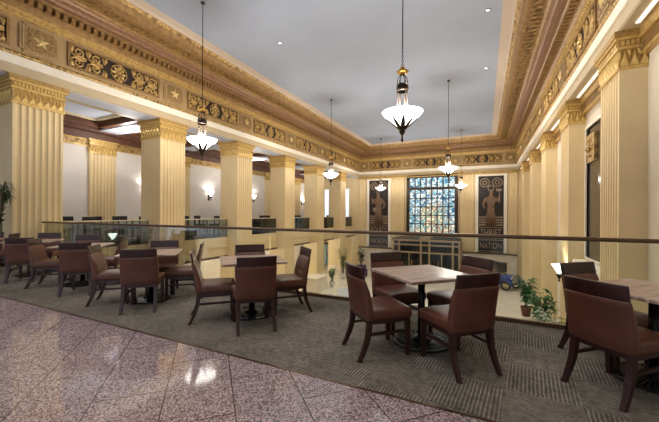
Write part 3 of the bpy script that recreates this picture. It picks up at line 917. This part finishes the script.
tl = ['streaked square pedestal table nearest the middle of the railing, among four brown chairs', 'square pedestal table with streaked top cut off by the right edge',
      'square pedestal table standing alone left of the nearest full table', 'square pedestal table in front of the second left column',
      'square pedestal table right of the nearest left column, second brown group from left', 'square pedestal table directly before the nearest left column', 'square pedestal table at the far left edge near the potted palm']
side = {'f': (-45, 'on the near right side of'), 'l': (-135, 'on the near left side of'),
        'r': (45, 'on the far right side of'), 'b': (135, 'facing the camera, far side of')}
for (tx, ty, nm, who, rot), lb in zip(tables, tl):
    TB.put((tx, ty, 0), R(rot), lb, 'square tables along the railing')
    for ch in who:
        ang = R(side[ch][0] + rot - 45)
        dd = .49 + rnd.uniform(-.01, .02)
        sx_, sy_ = shift.get((nm, ch), (0, 0))
        px, py = tx + sx_ + dd * math.cos(ang), ty + sy_ + dd * math.sin(ang)
        face = ang + PI            # looks at the table
        jit = R(rnd.uniform(-2.5, 2.5))
        CH.put((px, py, 0), face - PI / 2 + jit, 'brown leather dining chair %s %s' % (side[ch][1], nm), 'brown dining chairs along the railing')

# ------------------------------------------------------------------ gallery seating (tall black chairs and high tables)
def make_tall_chair():
    t = thing('tall_chair', 'x', 'chair')
    MB().rbox(-.2, .2, -.2, .2, .68, .75, .02, 2).build('seat', M['black'], t)
    MB().rbox(-.21, .21, -.22, -.175, 1.0, 1.22, .012, 1).box(-.2, -.165, -.215, -.18, .7, 1.02).box(.165, .2, -.215, -.18, .7, 1.02).build('backrest', M['black'], t)
    for sx in (-1, 1):
        for sy in (-1, 1):
            MB().tube([(sx * .17, sy * .17, .69), (sx * .18, sy * .185, 0)], [.024, .018], 4, 0, False).build('leg', M['black'], t)
    return t
def make_high_table():
    t = thing('high_table', 'x', 'table')
    MB().rbox(-.38, .38, -.38, .38, 1.0, 1.04, .008, 1).build('tabletop', M['wood'], t)
    MB().lathe([(.035, .03), (.035, 1.0)], 12).build('pedestal', M['iron'], t)
    MB().lathe([(.26, 0), (.26, .02), (.05, .05), (0, .05)], 20).build('base', M['iron'], t)
    return t
TC = First(make_tall_chair()); HT = First(make_high_table())
ordn = ['first', 'second', 'third', 'fourth', 'fifth', 'sixth', 'seventh', 'eighth', 'ninth', 'tenth', 'eleventh']
side4 = {0: 'on its hall side by the glass', 1: 'on its far side', 2: 'on its wall side', 3: 'on its near side'}
for i in range(11):
    y = 6.9 + i * 2.12
    HT.put((-14.0, y, 0), 0, 'dark high pedestal table on the left gallery, %s from the near end' % ordn[i], 'high tables on the gallery')
    for q in range(4):
        a = q * PI / 2
        TC.put((-14.0 + .52 * math.cos(a), y + .52 * math.sin(a), 0), a + PI / 2 + R(rnd.uniform(-6, 6)), 'tall black chair at the %s gallery table, %s' % (ordn[i], side4[q]), 'tall black chairs on the gallery')

# ------------------------------------------------------------------ pendants and sconces
LIGHTS = []
def point(loc, power, col=(1, .87, .70), r=.08, name='point_light'):
    l = bpy.data.lights.new(name, 'POINT'); l.energy = power; l.color = col; l.shadow_soft_size = r
    o = bpy.data.objects.new(name, l); COL.objects.link(o); o.location = loc
    return o
ZB = 3.60           # height of the bowl rim
def make_pendant():
    t = thing('pendant_lamp', 'x', 'pendant lamp')
    # bowl: shallow flaring faceted glass dish
    b = MB()
    prof = [(.045, -.30), (.10, -.27), (.24, -.14), (.38, -.03), (.445, .05), (.45, .06), (.435, .06), (.37, -.015), (.23, -.12), (.09, -.25), (0, -.25)]
    b.lathe(prof, 40)
    b.build('glass_bowl', M['bowl'], t)
    r = MB()
    for k in range(8):
        a = 2 * PI * k / 8; c, s = math.cos(a), math.sin(a)
        ct, st = -s, c
        # pointed bronze leaf hugging the underside
        pts = [(.07, -.305, .05), (.17, -.215, .05), (.27, -.126, .03), (.35, -.058, .004)]
        vs = []
        for rr, z, w in pts:
            vs += [(rr * c + ct * w, rr * s + st * w, z - .014), (rr * c - ct * w, rr * s - st * w, z - .014), (rr * c * 1.02, rr * s * 1.02, z - .034)]
        fs = []
        for j in range(3):
            for u, v in ((0, 2), (2, 1), (1, 0)): fs.append((j * 3 + u, j * 3 + v, (j + 1) * 3 + v, (j + 1) * 3 + u))
        r.add(vs, fs, 0, False)
    r.build('leaf_ribs', M['bronze'], t)
    MB().lathe([(0, -.62), (.018, -.60), (.03, -.56), (.016, -.52), (.02, -.46), (.05, -.42), (.075, -.38), (.06, -.34), (.12, -.30), (.13, -.27), (.06, -.25), (.0, -.25)], 16).build('finial', M['bronze'], t)
    cg = MB()
    for k in range(6):
        a = 2 * PI * k / 6
        cg.tube([(.11 * math.cos(a), .11 * math.sin(a), -.24), (.115 * math.cos(a), .115 * math.sin(a), .70), (.10 * math.cos(a), .10 * math.sin(a), .82), (.03 * math.cos(a), .03 * math.sin(a), .91)], .010, 6)
    cg.lathe([(.125, .52), (.135, .55), (.135, .65), (.125, .68), (.09, .68), (.09, .52), (.125, .52)], 20)
    cg.build('cage', M['bronze'], t)
    MB().lathe([(.04, .91), (.11, .94), (.14, .97), (.10, .99), (.045, 1.01), (.06, 1.04), (.035, 1.08), (.0, 1.09)], 20).build('crown', M['brass'], t)
    ch = MB()
    z = 1.08; k = 0
    while z < 1.46:
        if k % 2: ch.tube([(0, .02 * math.cos(a), z + .035 + .03 * math.sin(a)) for a in [2 * PI * i / 8 for i in range(9)]], .006, 5)
        else: ch.tube([(.02 * math.cos(a), 0, z + .035 + .03 * math.sin(a)) for a in [2 * PI * i / 8 for i in range(9)]], .006, 5)
        z += .048; k += 1
    ch.build('chain', M['iron'], t)
    MB().tube([(0, 0, 1.45), (0, 0, ZC - ZB - .03)], .012, 8).build('rod', M['iron'], t)
    MB().lathe([(.07, ZC - ZB), (.07, ZC - ZB - .03), (.03, ZC - ZB - .06), (0, ZC - ZB - .06)], 16).build('ceiling_rose', M['bronze'], t)
    return t
PD = First(make_pendant())
pend = [(-1.67, 7.2, 'largest bronze pendant lamp with glowing white bowl, nearest in the right row'),
        (-7.88, 7.25, 'glowing bowl pendant in front of the gallery between the second and third columns'),
        (-7.92, 16.6, 'small bowl pendant hanging before the gap between fifth and sixth left columns'),
        (-1.6, 16.6, 'middle bowl pendant of the right row, above the stained glass top right'),
        (-1.64, 26.8, 'farthest small bowl pendant just right of the stained glass'),
        (-8.1, 27.0, 'farthest small bowl pendant in front of the left dark relief')]
for x, y, lb in pend:
    PD.put((x, y, ZB), rnd.uniform(0, .6), lb, 'pendant lamps in the hall')
    point((x, y, ZB + .12), 330, (1, .95, .88), .12)
def make_sconce():
    t = thing('wall_sconce', 'x', 'wall lamp')
    t.scale = (1.3, 1.3, 1.3)
    MB().lathe([(.03, 0), (.05, .05), (.12, .17), (.17, .25), (.16, .25), (.11, .17), (.03, .04), (0, .04)], 20, (.16, 0, 0)).build('glass_shade', M['sconceglass'], t)
    MB().lathe([(0, -.2), (.025, -.17), (.015, -.12), (.05, -.06), (.06, -.0), (.03, .02), (0, .02)], 14, (.16, 0, 0)).tube([(0, 0, -.05), (.08, 0, -.09), (.16, 0, -.06)], .016, 8).rbox(0, .02, -.06, .06, -.2, .12, .006, 1).build('bracket', M['bronze'], t)
    return t
SC = First(make_sconce())
scl = ['first', 'second', 'third', 'fourth', 'fifth', 'sixth']
for k in range(1, 6):
    y = C0 + CS * k + CW / 2 + CS / 2
    if k == 5: y -= 1.2
    SC.put((XGW, y, 2.45), 0, 'glowing bell wall sconce on the gallery wall, seen left of the %s left column' % scl[k] if k > 1 else 'glowing bell wall sconce on the gallery wall, just left of the second column', 'wall sconces')
    point((XGW + .208, y, 2.66), 26, (1, .96, .92), .03)
SC.put((XGW, C0 + CW / 2 + CS / 2 + 0.0, 2.45), 0, 'bell wall sconce on the gallery wall behind the nearest left column', 'wall sconces')
point((XGW + .208, C0 + CW / 2 + CS / 2, 2.66), 26, (1, .96, .92), .03)
# sconce below the railing on the right pilaster
SC.put((XRC, C0 + CS * 2 + .17, -.6), PI, 'glowing bell wall sconce low on the right pilaster beside a brown chair back', 'wall sconces')
point((XRC - .208, C0 + CS * 2 + .17, -.40), 14, (1, .93, .84), .025)
# low torch lamp behind the gallery glass
t = thing('torch_lamp', 'bright bell-shaped uplighter low behind the gallery glass, between first two columns', 'lamp', (-13.05, 7.62, 0))
MB().lathe([(.13, 0), (.13, .02), (.025, .04), (.018, .3), (.03, .34), (0, .34)], 16).build('stand', M['bronze'], t)
MB().lathe([(.03, .33), (.05, .38), (.12, .48), (.17, .56), (.16, .56), (.11, .48), (.03, .37), (0, .37)], 20).build('glass_shade', M['sconceglass'], t)
point((-13.05, 7.62, .48), 4, (1, .95, .86), .025)

# ------------------------------------------------------------------ plants
def leaf_quad(mb, base, dirv, L, W, up=Vector((0, 0, 1)), droop=.3):
    d = dirv.normalized(); a = d.cross(up)
    if a.length < .05: a = Vector((1, 0, 0))
    a.normalize(); n = a.cross(d)
    p0 = base; p1 = base + d * L * .45 + n * .03 * L; p2 = base + d * L - up * droop * L
    vs = [p0, p1 + a * W / 2, p2, p1 - a * W / 2, p1 + n * W * .12]
    mb.add([v[:] for v in vs], [(0, 1, 4), (1, 2, 4), (2, 3, 4), (3, 0, 4)], 0, True)
def bush(loc, h, w, nleaf, label, leafm, potm, pot=(.2, .34), name='potted_plant', L=.16, seed=1):
    r = random.Random(seed)
    t = thing(name, label, 'plant', loc)
    pr, ph = pot
    MB().lathe([(pr * .72, 0), (pr, ph * .92), (pr * 1.06, ph), (pr * .94, ph), (pr * .9, ph * .9), (0, ph * .9)], 20).build('pot', potm, t)
    st = MB(); lf = MB()
    nst = 7
    for k in range(nst):
        a = 2 * PI * k / nst + r.uniform(-.3, .3)
        rr = w * r.uniform(.25, .8); hh = h * r.uniform(.7, 1)
        p = [Vector((0.03 * math.cos(a), .03 * math.sin(a), ph * .9)), Vector((rr * .45 * math.cos(a), rr * .45 * math.sin(a), ph + (hh - ph) * .55)), Vector((rr * math.cos(a), rr * math.sin(a), hh))]
        st.tube(p, [.014, .01, .005], 5)
        for i in range(nleaf // nst):
            tt = r.uniform(.25, 1)
            q = p[0].lerp(p[1], tt * 2) if tt < .5 else p[1].lerp(p[2], tt * 2 - 1)
            dv = Vector((r.gauss(0, 1), r.gauss(0, 1), r.uniform(-.2, .8)))
            leaf_quad(lf, q, dv, L * r.uniform(.7, 1.3), L * .42 * r.uniform(.8, 1.2))
    st.build('stems', M['stem'], t); lf.build('foliage', leafm, t)
    return t
def palm(loc, h, label, nfr=14, seed=3, spread=.8):
    r = random.Random(seed)
    t = thing('potted_palm', label, 'plant', loc)
    MB().lathe([(.15, 0), (.2, .32), (.22, .36), (.19, .36), (.18, .32), (0, .32)], 20).build('pot', M['pot'], t)
    st = MB(); lf = MB()
    st.tube([(0, 0, .32), (.02, 0, h * .5)], [.04, .03], 8)
    for k in range(nfr):
        a = 2 * PI * k / nfr + r.uniform(-.2, .2); hh = r.uniform(.65, 1)
        pts = []
        for i in range(7):
            u = i / 6
            rr = spread * u * (1.15 - hh * .4) * (.25 if math.sin(a) > .2 else 1); z = h * .5 + (h * .5 * hh) * math.sin(u * 2.1) / math.sin(1.57)
            pts.append(Vector((rr * math.cos(a), rr * math.sin(a), z)))
        st.tube(pts, [.009] * 6 + [.003], 4)
        for i in range(1, 7):
            for s in (-1, 1):
                for w in (0, .5):
                    q = pts[i - 1].lerp(pts[i], w)
                    dv = (pts[i] - pts[i - 1]).normalized() + Vector((-math.sin(a), math.cos(a), -.25)) * s * 1.0
                    leaf_quad(lf, q, dv, .26, .03, droop=.35)
    st.build('stems', M['stem'], t); lf.build('fronds', M['leafdark'], t)
palm((-11.2, 3.78, 0), 2.2, 'tall potted palm at the far left edge, before the nearest column', 14, 3, .62)
bush((2.05, 20.3, ZL), 2.15, .5, 260, 'tall leafy green plant in brown pot below the railing, right of the car', M['leaf'], M['pot'], (.26, .5), L=.34, seed=5)
bush((2.05, 15.3, ZL), 2.5, .62, 300, 'bushy bright green plant in front of the tall one, below the railing at right', M['leaf'], M['pot'], (.24, .42), L=.32, seed=6)
bush((1.9, 13.4, ZL), 2.4, .34, 220, 'silvery slender plant before the right pilaster on the lobby floor', M['leafgrey'], M['whitepot'], (.22, .4), L=.2, seed=8)
bush((2.15, 12.2, ZL), 2.75, .36, 200, 'olive dried plant nearest along the right wall below', M['leafolive'], M['whitepot'], (.22, .5), L=.2, seed=9)
bush((-10.3, 21.9, ZL), 1.5, .5, 150, 'small leafy plant on the lobby floor beside the fifth left column base', M['leaf'], M['whitepot'], (.24, .4), L=.26, seed=11)
bush((-10.7, 24.9, ZL), 2.6, .55, 150, 'tall feathery green plant between fifth and sixth left columns on the lobby floor', M['leafolive'], M['whitepot'], (.26, .45), L=.3, seed=12)
bush((-10.75, 29.4, ZL), 2.4, .6, 170, 'dark bushy plant in the far left corner of the lobby floor', M['leafdark'], M['pot'], (.26, .45), L=.3, seed=13)
bush((-12.7, 29.6, 0), 2.3, .38, 140, 'green plant in blue pot at the far end of the gallery', M['leaf'], M['bluepot'], (.24, .9), L=.26, seed=14)

# ------------------------------------------------------------------ lobby pieces
# bronze entrance vestibule under the stained glass
t = thing('entrance_vestibule', 'bronze framed glass entrance vestibule under the stained glass window', 'vestibule', (-4.55, 28.3, ZL))
W2, D2, H2 = 2.72, 2.1, 3.38
fr = MB()
for x in (-W2, -W2 + .5, -.35, .35, W2 - .5, W2):
    fr.box(x - .07, x + .07, -.07, .07, 0, H2 - .25)
for x in (-W2, W2): fr.box(x - .07, x + .07, D2 - .14, D2, 0, H2 - .25)
for z in (2.1, 2.75):
    fr.box(-W2, W2, -.06, .06, z, z + .13)
    for x in (-W2, W2): fr.box(x - .06, x + .06, 0, D2, z, z + .13)
for x in (-1.35, 1.35): fr.box(x - .04, x + .04, -.05, .05, 0, 2.1)
fr.build('frame', M['vestbronze'], t)
MB().box(-W2 - .12, W2 + .12, -.15, D2, H2 - .25, H2 - .08, 1).box(-W2 - .1, -.45, -.12, D2, H2 - .08, H2).box(.45, W2 + .1, -.12, D2, H2 - .08, H2).box(-.45, .45, -.17, D2, H2 - .1, H2 + .1, 1).build('roof', [M['black'], M['vestbronze']], t)
MB().box(-W2, W2, -.012, .012, .05, H2 - .26).build('front_glazing', M['glass2'], t)
MB().box(-W2 - .01, -W2 + .01, 0.02, D2, .05, H2 - .26).box(W2 - .01, W2 + .01, 0.02, D2, .05, H2 - .26).build('side_glazing', M['glass2'], t)
hd = MB()
for x in (-.5, .5): hd.tube([(x * 2.2, -.12, .9), (x * 2.2, -.12, 1.5)], .025, 8)
hd.build('door_handles', M['brass'], t)
MB().box(-W2 + .1, W2 - .1, D2 - .04, D2 - .02, .05, H2 - .3).build('inner_doors', M['bronze'], t)

# vintage car
t = thing('vintage_car', 'blue and cream vintage car with black roof parked beyond the right plants', 'car', (1.02, 27.3, ZL), R(-32))
# local +x is the front
b = MB()
b.rbox(-1.35, .25, -.62, .62, .55, 1.12, .06, 2, 0)
b.build('body', M['caryellow'], t)
h = MB().rbox(.25, 1.15, -.36, .36, .55, 1.06, .08, 2)
for i in range(6): h.box(.38 + i * .12, .42 + i * .12, -.37, .37, .7, .95)
h.build('hood', M['carblue'], t)
MB().rbox(1.13, 1.22, -.34, .34, .5, 1.1, .03, 2).build('grille', M['chrome'], t)
c = MB().rbox(-1.38, .28, -.64, .64, 1.72, 1.84, .05, 2)
for x in (-1.3, -.55, .2):
    for y in (-.6, .6): c.box(x - .035, x + .035, y - .03, y + .03, 1.1, 1.74)
c.box(-1.34, -1.28, -.6, .6, 1.1, 1.74)
c.build('roof', M['black'], t)
MB().box(-1.25, .18, -.59, -.575, 1.14, 1.7).box(-1.25, .18, .575, .59, 1.14, 1.7).box(.2, .215, -.57, .57, 1.14, 1.7).build('windows', M['glassdark'], t)
fe = MB()
for x in (-.95, .85):
    for s in (-1, 1):
        n = 9; vs = []
        for i in range(n):
            a = PI * (.02 + .96 * i / (n - 1))
            for y in (.52, .80): vs.append((x + .46 * math.cos(a), s * y, .36 + .42 * math.sin(a)))
            for y in (.52, .80): vs.append((x + .43 * math.cos(a), s * y, .36 + .39 * math.sin(a)))
        fs = []
        for i in range(n - 1):
            o = i * 4
            fs += [(o, o + 1, o + 5, o + 4), (o + 2, o + 6, o + 7, o + 3), (o, o + 4, o + 6, o + 2), (o + 1, o + 3, o + 7, o + 5)]
        fe.add(vs, fs, 0, True)
for s in (-1, 1): fe.box(-.5, .42, s * .66 - .12, s * .66 + .12, .36, .40)
fe.build('fenders', M['carblue'], t)
MB().box(-1.3, 1.2, -.4, .4, .4, .56).build('chassis', M['black'], t)
for x in (-.95, .85):
    for s in (-1, 1):
        Mx = Matrix.Translation((x, s * .66, .37)) @ Matrix.Rotation(PI / 2, 4, 'X')
        wm = MB()
        n = 24
        wm.tube([(.31 * math.cos(2 * PI * i / n), .31 * math.sin(2 * PI * i / n), 0) for i in range(n + 1)], .06, 8, 0, True, Mx)
        wh = wm.build('wheel', M['tire'], t)
        sm_ = MB()
        for i in range(10):
            a = 2 * PI * i / 10
            sm_.tube([(0, 0, 0), (.27 * math.cos(a), .27 * math.sin(a), 0)], .014, 5, 0, True, Mx)
        sm_.lathe([(.07, -.06), (.07, .06)], 12, (0, 0, 0), 0, True, Mx)
        sm_.build('spokes', M['caryellow'], wh)
hl = MB()
for s in (-1, 1): hl.lathe([(0, -.08), (.08, -.03), (.11, .05), (0, .07)], 14, (0, 0, 0), 0, True, Matrix.Translation((1.18, s * .48, .92)) @ Matrix.Rotation(PI / 2, 4, 'Y'))
hl.build('headlamps', M['chrome'], t)

# pale stone pedestals and plum armchair and oak balustrade in the lobby
t = thing('stone_counter', 'white marble service counter against the fifth left column on the lobby floor', 'counter', (-10.9, 20.2, ZL))
MB().box(-.5, .6, -.75, .75, 0, .95).build('body', M['marble'], t)
MB().rbox(-.55, .65, -.8, .8, .95, 1.03, .01, 1).build('worktop', M['white'], t)
t = thing('armchair', 'plum upholstered armchair far below the railing, left of the left relief', 'armchair', (-9.6, 26.4, ZL), R(-160))
MB().rbox(-.38, .38, -.36, .36, .2, .46, .04, 2).build('seat', M['purple'], t)
MB().rbox(-.42, .42, -.48, -.3, .2, 1.0, .05, 2).build('backrest', M['purple'], t)
for s in (-1, 1): MB().rbox(s * .44 - .07, s * .44 + .07, -.4, .36, .15, .66, .03, 2).build('armrest', M['purple'], t)
for sx in (-1, 1):
    for sy in (-1, 1): MB().tube([(sx * .35, sy * .33, .22), (sx * .36, sy * .35, 0)], [.03, .02], 6).build('leg', M['wood'], t)
t = thing('oak_balustrade', 'light oak stair balustrade on the lobby floor, seen through the glass left of centre', 'balustrade', (-10.0, 14.2, ZL), R(20))
o = MB().rbox(-1.2, 1.2, -.05, .05, .95, 1.03, .01, 1)
o.build('top_rail', M['oakrail'], t)
for i in range(12):
    x = -1.15 + i * 2.3 / 11
    MB().tube([(x, 0, 0), (x, 0, .3), (x, 0, .6), (x, 0, .95)], [.028, .02, .03, .022], 8).build('baluster', M['oakrail'], t)
t = thing('slanted_stand', 'grey slanted display stand on the lobby floor below the railing', 'stand', (-7.2, 17.2, ZL), R(25))
MB().add([(-.55, -.4, 0), (.55, -.4, 0), (.55, .4, 0), (-.55, .4, 0), (-.5, -.36, .6), (.5, -.36, .6), (.5, .36, 1.05), (-.5, .36, 1.05)], [(0, 3, 2, 1), (4, 5, 6, 7), (0, 1, 5, 4), (1, 2, 6, 5), (2, 3, 7, 6), (3, 0, 4, 7)]).build('body', plain('grey_stand', rgb(150, 146, 140), None, 6, .5), t)
MB().rbox(-.52, .52, -.02, .02, -.45, .45, .01, 1, 0, Matrix.Translation((0, 0, .86)) @ Matrix.Rotation(R(-58), 4, 'X')).build('panel', plain('grey_panel', rgb(176, 174, 170), None, 6, .4), t)

# ------------------------------------------------------------------ ceiling downlights, then fill lights added without fixtures for hall, lobby and gallery
def make_down(zl):
    t = thing('downlight', 'x', 'downlight')
    MB().lathe([(.09, 0), (.09, -.015), (.065, -.02), (.06, 0)], 16).build('trim_ring', M['bronze'], t)
    MB().lathe([(.058, -.004), (.0, -.004)], 16).build('lens', M['bowl'], t)
    return t
def spot(loc, power, ang=150, col=(1, .9, .76), r=.06):
    l = bpy.data.lights.new('overhead_spot', 'SPOT'); l.energy = power; l.color = col; l.spot_size = R(ang); l.spot_blend = .8; l.shadow_soft_size = r
    o = bpy.data.objects.new('overhead_spot', l); COL.objects.link(o); o.location = loc
    return o
DL = First(make_down(0))
dl = [(-7.07, 10.24), (.07, 11.4), (.03, 15.9)]
dlab = ['tiny ceiling downlight left of the nearest pendant rod', 'tiny ceiling downlight by the right cornice, nearest', 'tiny ceiling downlight by the right cornice, farther']
for (x, y), lb in zip(dl, dlab):
    DL.put((x, y, ZC), 0, lb, 'ceiling downlights')
    spot((x, y, ZC - .05), 300)
# fill spots without fixtures, added above the near floor and over the lobby
for x in (-10.5, -8.0, -5.5, -3.0, -.5, 2.0):
    spot((x, 1.6, 7.6), 170, 110, (1, .93, .84), .25)
for x in (-9, -4.5, 0):
    for y in (9, 15, 21, 27):
        spot((x, y, ZC - .05), 260, 120, (1, .93, .84), .1)  # added fill under the hall ceiling, no fixtures modelled
for y in (8, 13.5, 19, 24.5):
    point((-14.2, y, -1.3), 85, (1, .94, .84), .2)  # added fill with no lamp, brightens the aisle under the gallery
for y in (9, 17.7, 26.5):
    point((-14.3, y, 4.6), 75, (1, .96, .93), .2)  # added fill with no lamp, brightens the gallery walls and coffers
w = bpy.data.worlds.new('world'); scn.world = w; w.use_nodes = True
w.node_tree.nodes['Background'].inputs[0].default_value = (.80, .86, 1, 1)
w.node_tree.nodes['Background'].inputs[1].default_value = .55

# ------------------------------------------------------------------ camera
cam = bpy.data.cameras.new('camera'); co = bpy.data.objects.new('camera', cam); COL.objects.link(co)
cam.sensor_fit = 'HORIZONTAL'; cam.sensor_width = 36
cam.lens = 321.576 / 659 * 36
cam.shift_y = (213.583 - 211) / 659
cam.clip_start = .05; cam.clip_end = 200
co.matrix_world = Matrix.Translation((0, 0, 1.38)) @ Matrix.Rotation(R(25.72), 4, 'Z') @ Matrix.Rotation(PI / 2, 4, 'X') @ Matrix.Rotation(R(.297), 4, 'Z')
scn.camera = co
vs = scn.view_settings
scn.display_settings.display_device = 'sRGB'
vs.view_transform = 'Standard'; vs.look = 'None'; vs.exposure = 0.55; vs.gamma = 1; vs.use_curve_mapping = False
scn.cycles.max_bounces = 10; scn.cycles.diffuse_bounces = 5; scn.cycles.transparent_max_bounces = 24
scn.cycles.use_denoising = True
scn.cycles.sample_clamp_indirect = 6
